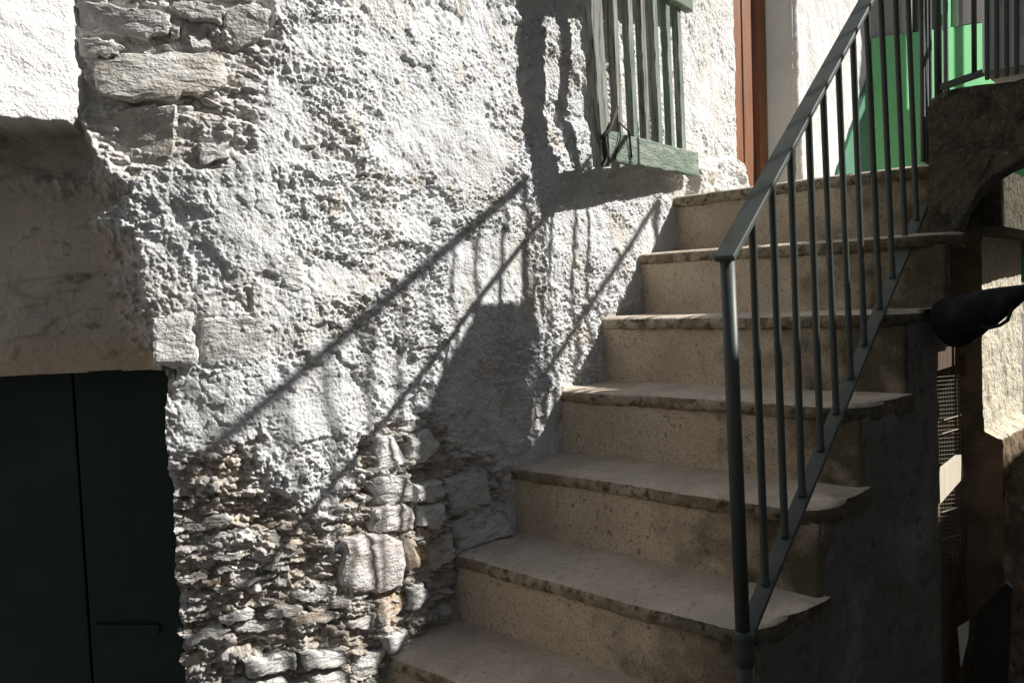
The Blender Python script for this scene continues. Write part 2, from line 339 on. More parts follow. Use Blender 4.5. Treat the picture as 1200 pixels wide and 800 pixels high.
# colours of the coats (whitewash, bare mortar, tan plaster)
def C(*c): return np.array(c)[None, None, :]
tint = C(.62, .625, .625)*(1+.10*fbm(S, Z, 3.5, 3, 130))[..., None]
warm = sstep(.1, .45, fbm(S, Z, 6, 4, 131))[..., None]; tint = tint*(1-.10*warm*C(.4, .7, 1.2))
bare = (sstep(.36, .52, fbm(S, Z, 18, 5, 133))*.55)[..., None]*(1-.7*right[..., None]); tint = tint*(1-bare)+C(.46, .41, .355)*bare
tr = C(.47, .415, .355)*(1+.35*fbm(S, Z, 25, 4, 135)[..., None]); wh = np.clip(crust*.75+sstep(.1, .3, fbm(S, Z, 60, 3, 137))*.25, 0, 1)[..., None]*.85
lowwarm = sstep(-.25, -.75, Z)[..., None]
wh = np.clip(wh+.6*m_r1[..., None], 0, .95); tr = tr*(1-wh)+C(.62, .605, .575)*wh
tr = tr*(1-.15*lowwarm)
tint = tint*(1-m_rub[..., None])+tr*m_rub[..., None]
t2 = C(.50, .445, .38)*(1+.22*fbm(S, Z, 7, 4, 141)[..., None]); spk = (sstep(.2, .6, fbm(S*.8, Z*1.6, 34, 6, 143, .65))*sstep(-.2, .3, fbm(S, Z, 6, 3, 144)))[..., None]; t2 = t2*(1-.45*spk)*(1+.12*fbm(S, Z, 120, 3, 146)[..., None])
yl = sstep(z_lint+.085, z_lint+.02, Z)[..., None]; t2 = t2*(1-yl*C(-.08, .02, .16))
mrb = np.maximum(m_rec, m_band)[..., None]; tint = tint*(1-mrb)+t2*mrb
mk = m_band[..., None]; tint = tint*(1-.35*mk*sstep(-.2, .4, fbm(S*.5, Z*2, 14, 4, 145))[..., None])  # shade under the white block put into the band's colour
tint = tint*(1-m_block[..., None])+C(.78, .775, .755)*m_block[..., None]  # block's sunlit brightness put into a whiter coat
pale_right = (sstep(.40, 1.0, right)*.1)[..., None]; tint = tint*(1-pale_right)+C(.70, .695, .68)*pale_right  # slightly paler towards the right end
gold = (sstep(.15, .4, fbm(S, Z, 9, 4, 147))*sstep(1.55, 1.8, S)*sstep(2.4, 2.0, S)*.45)[..., None]; tint = tint*(1-gold)+C(.60, .52, .40)*gold
F = gridfaces(len(zrow), len(scol))
kd = keep_door.ravel()[F].all(1)
F = F[~kd]
# drop rows nobody can see behind the stairs
wall = mesh("house_wall", P.reshape(-1, 3), F[:, ::-1].copy(), M_wall, base=(1.4, D, -EYE), smooth=True, attr=np.clip(tint.reshape(-1, 3), 0, 1))
tag(wall, "old whitewashed rubble wall with rough flaking plaster beside the stairs", "wall")
# reveals of the cellar doorway
zz = np.linspace(-EYE, z_lint+.01, 160); dd = np.linspace(.004, -.30, 26)
DD, ZZ = np.meshgrid(dd, zz)
sedge = s_door+.014+fbm(ZZ*0, ZZ, 14, 4, 121)*.009+fbm(DD, ZZ, 30, 3, 152)*.006
Pr = wp(sedge, ZZ, DD-.012)
jt = C(.36, .31, .26)*(1+.3*fbm(DD, ZZ, 25, 4, 153)[..., None])
mesh("door_reveal", Pr.reshape(-1, 3), gridfaces(160, 26), M_wall, parent=wall, smooth=True, attr=jt.reshape(-1, 3))
ss = np.linspace(-1.0, s_door+.03, 120); SS, D2 = np.meshgrid(ss, np.linspace(-.02, -.30, 14))
D2 = D2-.042-.12*np.clip(s_door-.03-SS, 0, 1)
Pl = wp(SS, z_lint+.008+fbm(SS, SS*0, 12, 3, 122)*.003+fbm(SS, D2, 25, 3, 155)*.003, D2)
lt = C(.42, .36, .28)*(1+.2*fbm(SS, D2, 20, 3, 156)[..., None])
mesh("door_lintel", Pl.reshape(-1, 3), gridfaces(14, 120), M_wall, parent=wall, smooth=True, attr=lt.reshape(-1, 3))

# ---- stones showing through the plaster: each a part of the wall
def stone(poly, proud, back=.03, c=(.4, .37, .33), white=.0, rough=.004, seed=0, bev=.35):
    pts = np.array(poly); cen = pts.mean(0); N = 17
    q = np.r_[pts, pts[:1]]; seg = np.hypot(*np.diff(q, axis=0).T); cum = np.r_[0, np.cumsum(seg)]
    t = np.linspace(0, cum[-1], 96, endpoint=False)
    ol = np.c_[np.interp(t, cum, q[:, 0]), np.interp(t, cum, q[:, 1])]-cen
    ang = np.arctan2(ol[:, 1], ol[:, 0]); rad = np.hypot(ol[:, 0], ol[:, 1]); od = np.argsort(ang); ang, rad = ang[od], rad[od]
    A_, B_ = np.meshgrid(np.sin(np.linspace(-1, 1, N)*1.35)/math.sin(1.35), np.sin(np.linspace(-1, 1, N)*1.35)/math.sin(1.35))
    wd = np.ptp(pts[:, 0]); hd_ = np.ptp(pts[:, 1])
    r = np.maximum(np.abs(A_), np.abs(B_)).ravel(); th = np.arctan2(B_.ravel()*hd_, A_.ravel()*wd)
    rr = np.interp(th, ang, rad, period=2*math.pi)*r
    p = cen+np.c_[np.cos(th), np.sin(th)]*rr[:, None]
    p = p+np.c_[fbm(p[:, 0], p[:, 1], 45, 4, seed, .65), fbm(p[:, 0]+5, p[:, 1], 45, 4, seed+3, .65)]*.012*r[:, None]
    tl = (hash2(np.array([seed]), np.array([1]), 5)[0]-.5)*.3, (hash2(np.array([seed]), np.array([2]), 5)[0]-.5)*.3
    hh = proud*(1-r**9*bev)+rough*.8*fbm(p[:, 0], p[:, 1]*1.8, 30, 4, seed+9, .6)+rough*1.4*fbm(p[:, 0], p[:, 1], 10, 2, seed+5)+tl[0]*(p[:, 0]-cen[0])+tl[1]*(p[:, 1]-cen[1])-(r > .99)*.006
    w = sstep(-.05, .22, fbm(p[:, 0], p[:, 1], 24, 4, seed+13))*white
    cc = np.array(c)[None]*(1+.22*fbm(p[:, 0]*.6, p[:, 1]*2.2, 22, 3, seed+15)[:, None])
    K = cc*(1-w[:, None])+np.array((.6, .59, .56))[None]*w[:, None]
    V = wp(p[:, 0], p[:, 1], hh); f = [tuple(x) for x in gridfaces(N, N)]
    ix = np.arange(N*N).reshape(N, N); rim = np.r_[ix[0, :], ix[1:, -1], ix[-1, -2::-1], ix[-2:0:-1, 0]]; m_ = len(rim)
    bk = wp(p[rim, 0], p[rim, 1], np.full(m_, -back)); V = np.concatenate([V, bk]); K = np.concatenate([K, K[rim]*.95]); n0_ = N*N
    f += [(int(rim[i]), n0_+i, n0_+(i+1) % m_, int(rim[(i+1) % m_])) for i in range(m_)]
    return mesh("stone", V, f, M_stone, parent=wall, smooth=False, attr=np.clip(K, 0, 1))
TAN = (.48, .45, .40); GREY = (.48, .475, .455); PALE = (.53, .515, .485); PINK = (.54, .49, .46); ORG = (.47, .35, .23); WHITISH = (.58, .575, .55)  # the last one is the palest stone colour
ST = [  # outline in the picture, proud, colour, whitewash left on it
 ([(88, 8), (130, 5), (165, 12), (203, 20), (200, 32), (190, 46), (150, 46), (92, 42)], .020, GREY, .25),
 ([(87, 45), (112, 45), (150, 57), (143, 68), (93, 69)], .016, PALE, .5),
 ([(193, 9), (236, 5), (262, 15), (256, 29), (216, 25)], .022, GREY, .3),
 ([(199, 30), (214, 30), (212, 43), (200, 43)], .008, TAN, .2),
 ([(110, 78), (150, 64), (262, 64), (269, 80), (262, 103), (236, 116), (130, 118), (112, 104)], .024, TAN, .55),
 ([(100, 132), (140, 127), (203, 124), (207, 150), (201, 186), (160, 192), (128, 188), (103, 165)], -.004, TAN, .15),
 ([(266, 14), (290, 5), (314, 18), (304, 46), (272, 60), (258, 44)], .012, PALE, .7),
 ([(150, 48), (196, 50), (205, 60), (155, 63)], .004, TAN, .4),
 ([(222, 34), (240, 36), (246, 58), (225, 58)], -.004, GREY, .5),
 ([(90, -14), (128, -12), (126, 3), (90, 4)], .010, GREY, .3),
 ([(210, -14), (300, -14), (296, 2), (212, 2)], .012, GREY, .2),
 ([(177, 372), (226, 365), (232, 428), (180, 430)], .026, WHITISH, .6),
 ([(236, 372), (286, 370), (312, 374), (313, 426), (238, 428)], .016, WHITISH, .6),
 ([(264, 235), (322, 222), (328, 268), (300, 290), (266, 270)], .006, PALE, .4),
 ([(327, 306), (352, 304), (353, 342), (329, 341)], .014, WHITISH, .5),
 ([(232, 170), (262, 166), (268, 186), (240, 190)], .010, WHITISH, .6),
 # the patch of stones by the stairs
 ([(396, 630), (431, 626), (468, 629), (469, 688), (438, 694), (412, 690), (398, 684)], .034, PINK, .5),
 ([(471, 622), (486, 620), (486, 662), (471, 666)], .012, ORG, .1),
 ([(489, 618), (504, 620), (499, 655), (489, 658)], .010, ORG, .1),
 ([(442, 706), (472, 692), (476, 706), (452, 732), (441, 728)], .010, ORG, .15),
 ([(433, 594), (470, 591), (486, 598), (486, 622), (434, 622)], .026, PINK, .35),
 ([(489, 592), (514, 588), (521, 604), (512, 617), (490, 615)], .030, WHITISH, .6),
 ([(481, 568), (509, 560), (519, 577), (500, 588), (482, 588)], .028, WHITISH, .5),
 ([(436, 560), (470, 554), (479, 570), (478, 588), (437, 590)], .024, WHITISH, .6),
 ([(432, 512), (462, 512), (478, 540), (452, 550), (438, 545)], .022, WHITISH, .5),
 ([(477, 512), (498, 504), (512, 520), (492, 546), (480, 540)], .022, WHITISH, .4),
 ([(476, 690), (495, 680), (500, 700), (484, 716), (476, 712)], .020, WHITISH, .5),
 ([(442, 746), (474, 736), (478, 750), (452, 766)], .024, WHITISH, .5),
 ([(420, 765), (445, 760), (440, 790), (416, 796)], .018, PALE, .4),
 ([(520, 560), (566, 552), (574, 588), (530, 604)], .014, GREY, .2),
 ([(530, 610), (585, 598), (596, 625), (540, 644)], .014, GREY, .1),
 ([(500, 640), (528, 622), (532, 650), (510, 672)], .010, TAN, .1),
 ([(588, 515), (612, 510), (620, 524), (600, 540)], .022, WHITISH, .6),
 ([(286, 770), (346, 764), (350, 781), (290, 791)], .030, GREY, .5),
 ([(351, 762), (400, 757), (406, 774), (353, 782)], .034, PALE, .5),
 ([(270, 795), (335, 792), (334, 815), (262, 818)], .026, GREY, .4),
 ([(360, 790), (405, 783), (410, 800), (362, 808)], .026, PALE, .5),
]
for i, (poly, pr, c, w) in enumerate(ST): stone(W(*poly), pr*.72-.003+(.004 if i < 11 else 0), c=c, white=min(.9, w+.25), rough=.008 if i > 15 else .0055, seed=200+i*7)
# thin bedded stones low on the wall
r = random.Random(11); yv = 612
while yv < 800:
    hgt = r.uniform(9, 17); x = 206+r.uniform(0, 14)
    while x < 430-(yv-612)*.02:
        w = r.uniform(22, 62); sl = -.14
        if r.random() < .62 and not (390 < x+w and 620 < yv < 700 and x < 440) and not (270 < x+w/2 < 412 and yv > 750):
            y0 = yv+sl*(x-206)+r.uniform(-3, 3); k = r.uniform(.65, 1.0); hh = hgt*k
            pl = [(x, y0+hh*.2), (x+w*.25, y0-r.uniform(0, 2)), (x+w*.8, y0+sl*w-r.uniform(-2, 2)), (x+w, y0+sl*w+hh*.35), (x+w*.92, y0+sl*w+hh), (x+w*.3, y0+hh+r.uniform(-1, 2)), (x+2, y0+hh*.8)]
            stone(W(*pl), r.uniform(-.010, .010), c=r.choice([TAN, GREY, TAN, PALE, (.33, .27, .21)]), white=r.choice([.5, .7, .9]), rough=.006, seed=600+int(x*7+yv*13))
        x += w+r.uniform(2, 8)
    yv += hgt+r.uniform(1, 3)

# ---- right of the upstairs doorway, and its reveal
HD2, HEND, DREC = 3.534, 4.47, .17
S2, Z2 = np.meshgrid(np.arange(HD2, HEND+.005, .006), np.arange(.0, 1.9, .006))
e2 = fbm(S2, Z2, 40, 4, 301)*.003+fbm(S2, Z2, 5, 3, 303)*.012+np.sqrt(np.clip(1-worley(S2, Z2, 60, 5)[0]**2, 0, 1))*.003
e2 -= .024*sstep(HD2+.022, HD2, S2)+.01*0
P2 = np.stack([S2, D-e2, Z2], -1); t3 = C(.66, .655, .64)+0*S2[..., None]
b3 = (sstep(.25, .5, fbm(S2, Z2, 9, 5, 305))*.4)[..., None]; t3 = t3*(1-b3)+C(.46, .45, .43)*b3
mesh("wall_section", P2.reshape(-1, 3), gridfaces(*S2.shape)[:, ::-1].copy(), M_wall, parent=wall, smooth=True, attr=t3.reshape(-1, 3))
b = MB(); b.box((HD2+.004, D+.022, -.1), (HD2+.5, D+DREC+.2, 2.3)); b.build("door_jamb", M_reveal, parent=wall)
b = MB(); b.box((HD-.4, D+.03, -.1), (HD-.004, D+DREC+.2, 2.9)); b.build("door_jamb", M_reveal, parent=wall)
b = MB(); b.box((HD-.4, D+.05, 2.0), (HEND, D+.4, 2.9)); b.build("wall_head", M_reveal, parent=wall)
# teal green dado climbing with the upper flight
pg = [onY(*q, D) for q in [(972, 222), (977, 205), (990, 165), (1003, 128), (1014, 98), (1019, 60)]]
V = [(p[0], D-.020, p[2]) for p in pg]+[(HEND, D-.020, pg[-1][2]+.02), (HEND, D-.020, .2), (pg[0][0], D-.020, .2)]
n = len(V); V2 = V+[(x, y+.03, z) for x, y, z in V]
mesh("painted_dado", V2, [tuple(range(n))]+[(i, i+n, (i+1) % n+n, (i+1) % n) for i in range(n)], M_teal, parent=wall)

# ================================================================== CELLAR DOOR
x0, y0, p0 = curve(s_door)
base = wp(np.array(s_door-.3), np.array(-EYE), -.14)
cd = thing("cellar_door", base, "dark green plank door under the tan plaster lintel", "door")
s = s_door+.04; wid = [.10]
edges = [s_door+.05]+[wall_at(*q)[0] for q in [(63, 600)]]
w0 = edges[0]-edges[1]
edges += [edges[-1]-w0*k for k in (1, 2, 3)]
zt = z_lint+.03
for i in range(4):
    a, bq = edges[i], edges[i+1]
    off = -.185-(.004 if i % 2 else 0)
    A = wp(np.array(a-.0022), np.array(0.), off); B = wp(np.array(bq+.0022), np.array(0.), off)
    d = (B-A); L = np.linalg.norm(d); d /= L; nrm = np.cross(d, (0, 0, 1))
    m = MB(); c = (A+B)/2; c[2] = (zt-EYE)/2; m.obox(c-nrm*0+nrm*-.0, [d, nrm, (0, 0, 1)], (L/2, .014, (zt+EYE)/2), .003)
    m.build("plank", M_door, parent=cd)
A = wp(np.array(edges[0]+.02), np.array(-.7), -.26); B = wp(np.array(edges[-1]), np.array(-.7), -.26)
m = MB(); m.bar(A, B, 1.9, .03, (0, 0, 1)); m.build("gap_light_stop", M_door, parent=cd)  # added behind the planks to stop light through their gaps
# latch and ledge on the door
def doorpt(u, v, off=-.166):
    s_, z_ = wall_at(u, v); return wp(np.array(s_), np.array(z_), off)
A, B = doorpt(84, 776), doorpt(168, 776)
m = MB(); m.bar(A, B, .022, .008, (0, 0, 1), .002); m.build("ledge", M_door, parent=cd)

# ================================================================== UPSTAIRS DOOR
hd = thing("house_door", (3.2, D+DREC, .33), "orange brown wooden door set deep in the wall upstairs", "door")
m = MB(); m.box((HD-.02, D+DREC-.03, .3), (HD+.10, D+DREC+.03, 2.0), .004); m.build("door_frame", M_orange, parent=hd)
m = MB(); m.box((HD2-.075, D+DREC-.03, .3), (HD2-.002, D+DREC+.03, 2.0), .004); m.build("door_frame", M_orange, parent=hd)
for k in range(4):
    a = HD+.104+k*.089; m = MB(); m.box((a, D+DREC-.008-(.006 if k % 2 else 0), .31), (a+.086, D+DREC+.02, 1.99), .005); m.build("panel", M_orange, parent=hd)

# ================================================================== STAIRS
RI, TR, X0S, Z0S = .1855, .2171, 1.136, -.800
nosX = {0: 1.125, 1: 1.356, 2: 1.574, 3: 1.786, 4: 2.004, 5: 2.214, 6: 2.452}
nosZ = {0: -.790, 1: -.622, 2: -.441, 3: -.259, 4: -.063, 5: .131, 6: .333}
nosXr = {0: 1.125, 1: 1.345, 2: 1.575, 3: 1.79, 4: 2.01, 5: 2.22, 6: 2.44}
for k in (-1, -2, -3): nosX[k] = 1.125+k*.22; nosXr[k] = nosX[k]; nosZ[k] = -.790+k*.1875
def yout(X): return float(np.interp(X, [.3, 1.35, 1.57, 1.79, 2.0, 2.22, 2.6, 3.2], [.66, .632, .596, .585, .560, .512, .585, .60]))
stairs = thing("staircase", (1.4, 1.0, -EYE), "worn tan cement stairs climbing along the whitewashed wall", "stairs")
NY = 90
def nose_x(k, Y):
    t = (Y-.6)/(D-.6); return nosXr[k]*(1-t)+nosX[k]*t
def tread(k, last=False):
    xb = 6.2 if last else nosX[k+1]+.03
    ys = np.r_[np.linspace(0, .12, 26)[:-1], np.linspace(.12, 1.0, NY-25)]
    top = []; lip = []
    rows = []
    prof = [(1.0, 0), (.75, 0), (.5, 0), (.3, 0), (.16, .0), (.07, -.0004)]
    lipp = [(.034, -.0012), (.022, -.0030), (.013, -.0056), (.006, -.0092), (.002, -.014), (.0, -.020), (.001, -.029), (.004, -.036), (.016, -.041), (.05, -.042)]
    for j, t in enumerate(ys):
        Yo = yout(nosX[k]+.03)-.0; Ye = D+.05
        Y = Yo+(Ye-Yo)*t
        xf = nose_x(k, Y)
        a = t*(Ye-Yo)
        R = .085
        cut = (R-math.sqrt(max(0, R*R-(R-min(a, R))**2)))*1.25                     # worn round corner
        xf += cut
        wv = (fbm(np.array([Y*1.0]), np.array([k*3.1]), 6, 3, 401)[0]*.007+fbm(np.array([Y]), np.array([k*1.7]), 30, 3, 403)[0]*.0028+fbm(np.array([Y]), np.array([k*1.7]), 90, 2, 404)[0]*.0014)
        xf += wv
        sag = fbm(np.array([Y]), np.array([k*2.3]), 3, 2, 405)[0]*.004
        yy = Y
        row = []
        L = xb-xf
        for p, zz in prof:
            x = xf+.045+(L-.045)*p
            # outer edge flares with the stair line
            yo2 = yout(x); yq = Y+(yo2-Yo)*(1-t)**2
            row.append((x, yq, nosZ[k]+zz+sag*(1-p)+fbm(np.array([x]), np.array([Y]), 12, 3, 407)[0]*.0025))
        for dx, dz in lipp:
            row.append((xf+dx+fbm(np.array([Y*2]), np.array([dz*9+k]), 45, 3, 409)[0]*.003, yy, nosZ[k]+dz+sag+fbm(np.array([Y]), np.array([k*.9]), 50, 3, 411)[0]*.003*(dz < -.03)))
        rows.append(row)
    V = np.array(rows); nr, nc = V.shape[:2]
    o = mesh("tread", V.reshape(-1, 3), gridfaces(nr, nc), M_tread, parent=stairs, smooth=True)
    o.data.materials.append(M_lip)
    mi = np.tile(np.arange(nc-1) >= len(prof)+3, nr-1).astype(np.int32); o.data.polygons.foreach_set("material_index", mi)  # upper lip takes the lighter tread colour to brighten its sunlit edge
    # outer end: apron of the same lip
    e = V[0]; low = e[0].copy(); low[2] = nosZ[k]-.042
    mesh("tread_end", np.concatenate([e, low[None]]), [tuple(range(len(e)+1))[::-1]], M_lip, parent=o)
    return o
def riser(k):
    """upright face under the nosing of tread k"""
    zb = nosZ.get(k-1, -EYE)-.01 if k > -3 else -EYE; zt_ = nosZ[k]-.034
    nz = 26; rows = []
    for i in range(nz):
        z = zb+(zt_-zb)*i/(nz-1); row = []
        for j in range(110):
            Yo = yout(nosX[k]+.02)+.012; t = j/109; Y = Yo+(D+.05-Yo)*t
            a = (Y-Yo); R = .012
            row.append((nose_x(k, Y)+.017+(R-math.sqrt(max(0, R*R-(R-min(a, R))**2)))+(1-i/(nz-1))**8*-.006, Y, z))
        rows.append(row)
    V = np.array(rows)
    V[..., 0] += fbm(V[..., 1], V[..., 2], 7, 3, 421+k)*.006+fbm(V[..., 1], V[..., 2], 40, 3, 431+k)*.0022+fbm(V[..., 1], V[..., 2], 3, 2, 441+k)*.006
    # worn fillet where the render meets the wall
    V[..., 0] -= .006*sstep(D-.10, D-.0, V[..., 1])
    return mesh("riser", V.reshape(-1, 3), gridfaces(nz, 110), M_riser, parent=stairs, smooth=True)
for k in range(-3, 7):
    tread(k, k == 6); riser(k)
# side wall: dark render under the step ends
Vs = []; Fs = []; nv = 0
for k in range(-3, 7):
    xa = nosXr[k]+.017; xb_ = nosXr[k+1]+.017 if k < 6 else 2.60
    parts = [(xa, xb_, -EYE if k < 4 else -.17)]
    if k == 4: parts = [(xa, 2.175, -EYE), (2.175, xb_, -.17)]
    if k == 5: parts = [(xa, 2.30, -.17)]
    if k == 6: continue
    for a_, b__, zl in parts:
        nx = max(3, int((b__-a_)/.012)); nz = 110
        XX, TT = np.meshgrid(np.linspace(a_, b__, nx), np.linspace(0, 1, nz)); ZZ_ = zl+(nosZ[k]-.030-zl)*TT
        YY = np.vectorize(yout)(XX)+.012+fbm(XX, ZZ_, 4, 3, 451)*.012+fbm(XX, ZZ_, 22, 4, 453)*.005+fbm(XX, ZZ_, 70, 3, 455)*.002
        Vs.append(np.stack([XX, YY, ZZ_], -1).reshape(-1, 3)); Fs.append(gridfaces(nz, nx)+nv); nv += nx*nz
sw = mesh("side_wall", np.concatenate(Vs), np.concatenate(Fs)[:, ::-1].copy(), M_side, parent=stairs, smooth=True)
# end of the side wall, turning under the landing
m = MB(); m.box((2.155, .575, -EYE), (2.172, 1.38, -.11)); m.build("end_wall", M_side, parent=stairs)
m = MB(); m.box((2.56, .47, .15), (6.2, D+.03, .310)); m.build("landing_slab", M_mossy, parent=stairs)

# ================================================================== IRON RAILING
YR = .625
BT = [((881, 247), (897, 687)), ((904, 207), (920, 631)), ((926, 170), (940, 579)), ((947, 130), (962, 531)), ((964, 97), (980, 485)), ((982, 65), (997, 442)), ((999, 35), (1013, 401)), ((1015, 5), (1031, 360)),
      ((1031, -25), (1046, 322)), ((1047, -52), (1061, 287)), ((1061, -78), (1074, 257)), ((1074, -103), (1090, 226))]
rail = thing("stair_railing", onY(872, 760, YR), "dark green iron railing with thin balusters on the stairs", "railing")
tops = [onY(*a, YR) for a, _ in BT]; bots = [onY(*b_, YR) for _, b_ in BT]
tx = np.polyfit([p[0] for p in tops], [p[2] for p in tops], 1); bx = np.polyfit([p[0] for p in bots], [p[2] for p in bots], 1)
pt = onY(852, 285, YR); pb = onY(871, 752, YR)
def hr(x): return np.array((x, YR, tx[0]*x+tx[1]))
def lb(x): return np.array((x, YR, bx[0]*x+bx[1]))
xt0 = pt[0]; xt1 = 2.66
pt[2] = hr(xt0)[2]-.004
m = MB(); m.bar(hr(xt0-.012)+(0, 0, .006), hr(xt1)+(0, 0, .006), .036, .012, (0, 1, 0), .003); m.build("handrail", M_ironlt, parent=rail)
m = MB(); m.bar(lb(pb[0]-.005)-(0, 0, .004), lb(2.40)-(0, 0, .004), .030, .009, (0, 1, 0), .002); m.build("lower_bar", M_ironlt, parent=rail)
# one baluster mesh, copied along the bar
Lb = np.linalg.norm(tops[3]-bots[3]); bm_ = MB(); bm_.tube([(0, 0, 0), (0, 0, .004), (0, 0, Lb*.5), (0, 0, Lb-.004), (0, 0, Lb)], [.0085, .0072, .0068, .0070, .008], 10)
bproto = bm_.build("baluster", M_iron, parent=rail, base=(0, 0, 0), smooth=True)
for i, (a, b_) in enumerate(zip(tops, bots)):
    a = hr(a[0]); b_ = lb(b_[0]); d = Vector(a-b_)
    o = bproto if i == 0 else bproto.copy()
    if i: col.objects.link(o); o.parent = rail
    o.location = Vector(b_)-Vector(rail["base"]); o.rotation_euler = d.to_track_quat('Z', 'Y').to_euler(); o.scale = (1, 1, d.length/Lb)
    o.rotation_euler.rotate_axis('Z', i*.7)
for i, x_ in enumerate((2.405, 2.44, 2.475, 2.585, 2.65)):
    o = bproto.copy(); col.objects.link(o); o.parent = rail
    b_ = np.array((x_, YR, .33)); o.location = Vector(b_)-Vector(rail["base"]); o.rotation_euler = (0, 0, i); o.scale = (1, 1, (hr(x_)[2]-.33)/Lb)
foot = pb+(pb-pt)*.62
m = MB(); m.tube([pt, pt+(pb-pt)*.5, pb+(0, 0, -.005)], .0125, 14); post = m.build("post", M_iron, parent=rail, smooth=True)
m = MB(); dn = (pb-pt)/np.linalg.norm(pb-pt)
m.tube([pb-dn*.022, pb-dn*.016, pb-dn*.010, pb, pb+dn*.008, pb+dn*.03, pb+dn*.04], [.0135, .019, .0205, .0165, .0195, .020, .0165], 16); m.build("collar", M_iron, parent=post, smooth=True)
m = MB(); m.tube([pb+dn*.035, foot], .0155, 14); m.build("post_foot", M_iron, parent=rail, smooth=True)

# ================================================================== LANDING: PARAPET, RAILING, SLATS
XP = 2.34
pts = [(1087, 128), (1091, 115), (1101, 107), (1130, 101), (1200, 91), (1330, 72), (1330, 120), (1262, 148), (1200, 186), (1165, 207), (1140, 228), (1128, 246), (1123, 262), (1122, 279), (1100, 281), (1086, 280)]
po = np.array([onX(*q, XP) for q in pts])
n0 = len(po)
def resamp(P_, step):
    out = []
    for i in range(len(P_)):
        a, b_ = P_[i], P_[(i+1) % len(P_)]; L = np.linalg.norm(b_-a); k = max(1, int(L/step))
        for j in range(k): out.append(a+(b_-a)*j/k)
    return np.array(out)
po = resamp(po, .02); n0 = len(po)
cen = po.mean(0); V = []; f = []
rings = [(.0, 1, 0), (.0, .3, 0), (0, .55, 0), (0, .78, 0), (0, .92, 0), (.004, .985, 0), (.018, 1.0, 0), (.06, 1.0, 0), (.10, 1.0, 0)]
for dx, sc, _ in rings[1:]:
    p = cen+(po-cen)*sc; q = p.copy(); q[:, 0] = XP+dx
    nz_ = fbm(p[:, 1]*1., p[:, 2], 14, 4, 461)*.016+fbm(p[:, 1], p[:, 2], 50, 3, 463)*.005
    q[:, 0] += nz_*(dx < .1)
    q[:, 1:] += (np.c_[fbm(p[:, 1], p[:, 2]+dx, 30, 3, 465), fbm(p[:, 1]+3, p[:, 2]+dx, 30, 3, 466)]*.005)
    V.append(q)
V = np.concatenate(V); k = len(rings)-1
for i in range(k-1):
    for j in range(n0): f.append((i*n0+j, (i+1)*n0+j, (i+1)*n0+(j+1) % n0, i*n0+(j+1) % n0))
f.append(tuple(range(n0))); f.append(tuple(range((k-1)*n0, k*n0))[::-1])
par = mesh("parapet_block", V, f, M_mossy, base=(XP, .5, .13), smooth=True)
tag(par, "dark mossy concrete parapet block at the top of the stairs", "parapet")
# second railing on the parapet, climbing away from the stairs
pa = onX(1101, 101, XP+.06)+np.array((0, 0, -.005)); dirv = np.array((-.16, -1, .14)); dirv2 = np.array((-.16, -1, .40))
r2 = thing("landing_railing", pa, "iron railing standing on the mossy parapet block", "railing")
end = 1.0
m = MB(); m.bar(pa, pa+dirv*end, .012, .018, (1, 0, 0), .002); m.build("lower_bar", M_iron, parent=r2)
H2 = .66
m = MB(); m.bar(pa+(0, 0, H2), pa+dirv2*end+(0, 0, H2), .036, .014, (1, 0, 0), .003); m.build("handrail", M_ironlt, parent=r2)
m = MB(); m.tube([pa+(0, .004, -.06), pa+(0, .004, H2)], .009, 10); m.build("post", M_iron, parent=r2, smooth=True)
scr = [pa+np.array((0, -.012+.014*math.cos(w)*(1-w/12), -.012+.014*math.sin(w)*(1-w/12))) for w in np.linspace(0, 7, 22)]
m = MB(); m.tube(scr, .003, 6); m.build("scroll", M_iron, parent=r2, smooth=True)
m = MB(); m.tube([(0, 0, 0), (0, 0, 1)], .0065, 8); p2 = m.build("baluster", M_iron, parent=r2, base=(0, 0, 0), smooth=True)
for i in range(11):
    t = .085*(i+1); o = p2 if i == 0 else p2.copy()
    if i: col.objects.link(o); o.parent = r2
    q = pa+dirv*t-np.array(r2["base"]); o.location = q; o.scale = (1, 1, H2+(dirv2-dirv)[2]*t)
# slatted board screen fixed behind that railing
sc0 = onX(1156, 60, XP-.02); sc0[2] = .50
scr_ = thing("slatted_screen", (sc0[0], sc0[1], .5), "white screen with dark upright bars standing on the parapet block", "screen")
for i in range(13):
    q = sc0+np.array((0, -.021*i, 0)); m = MB(); m.box((q[0], q[1]-.0045, .50), (q[0]+.012, q[1]+.0045, .985), .002); m.build("slat", M_iron, parent=scr_)
m = MB(); m.box((sc0[0]+.0125, sc0[1]-.26, .52), (sc0[0]+.215, sc0[1]+.0125, .99), .004); m.build("box_body", M_slat, parent=scr_)

# ================================================================== UNDER THE LANDING
# outer wall beyond the opening, sunlit rough plaster
rows = []
for z in np.linspace(-EYE, .24, 150):
    row = []
    for x in np.linspace(0, 1, 90):
        xl = 3.08
        X = xl+(3.60-xl)*x; Y = .600+.03*(1-x)
        row.append((X, Y, z))
    rows.append(row)
V = np.array(rows)
V[..., 1] += -fbm(V[..., 0], V[..., 2], 18, 4, 471)*.010-np.sqrt(np.clip(1-worley(V[..., 0], V[..., 2], 45, 7)[0]**2, 0, 1))*.008
V[..., 1] -= .05*sstep(-.515, -.535, V[..., 2]+fbm(V[..., 0], V[..., 2], 20, 3, 472)*.02)+.03*fbm(V[..., 0], V[..., 2], 14, 4, 473)*sstep(-.5, -.6, V[..., 2])
ow = mesh("outer_wall", V.reshape(-1, 3), gridfaces(150, 90)[:, ::-1].copy(), M_yellow, base=(3.3, .6, -EYE), smooth=True)
tag(ow, "sandy rough plaster wall under the landing behind the wooden post", "wall")
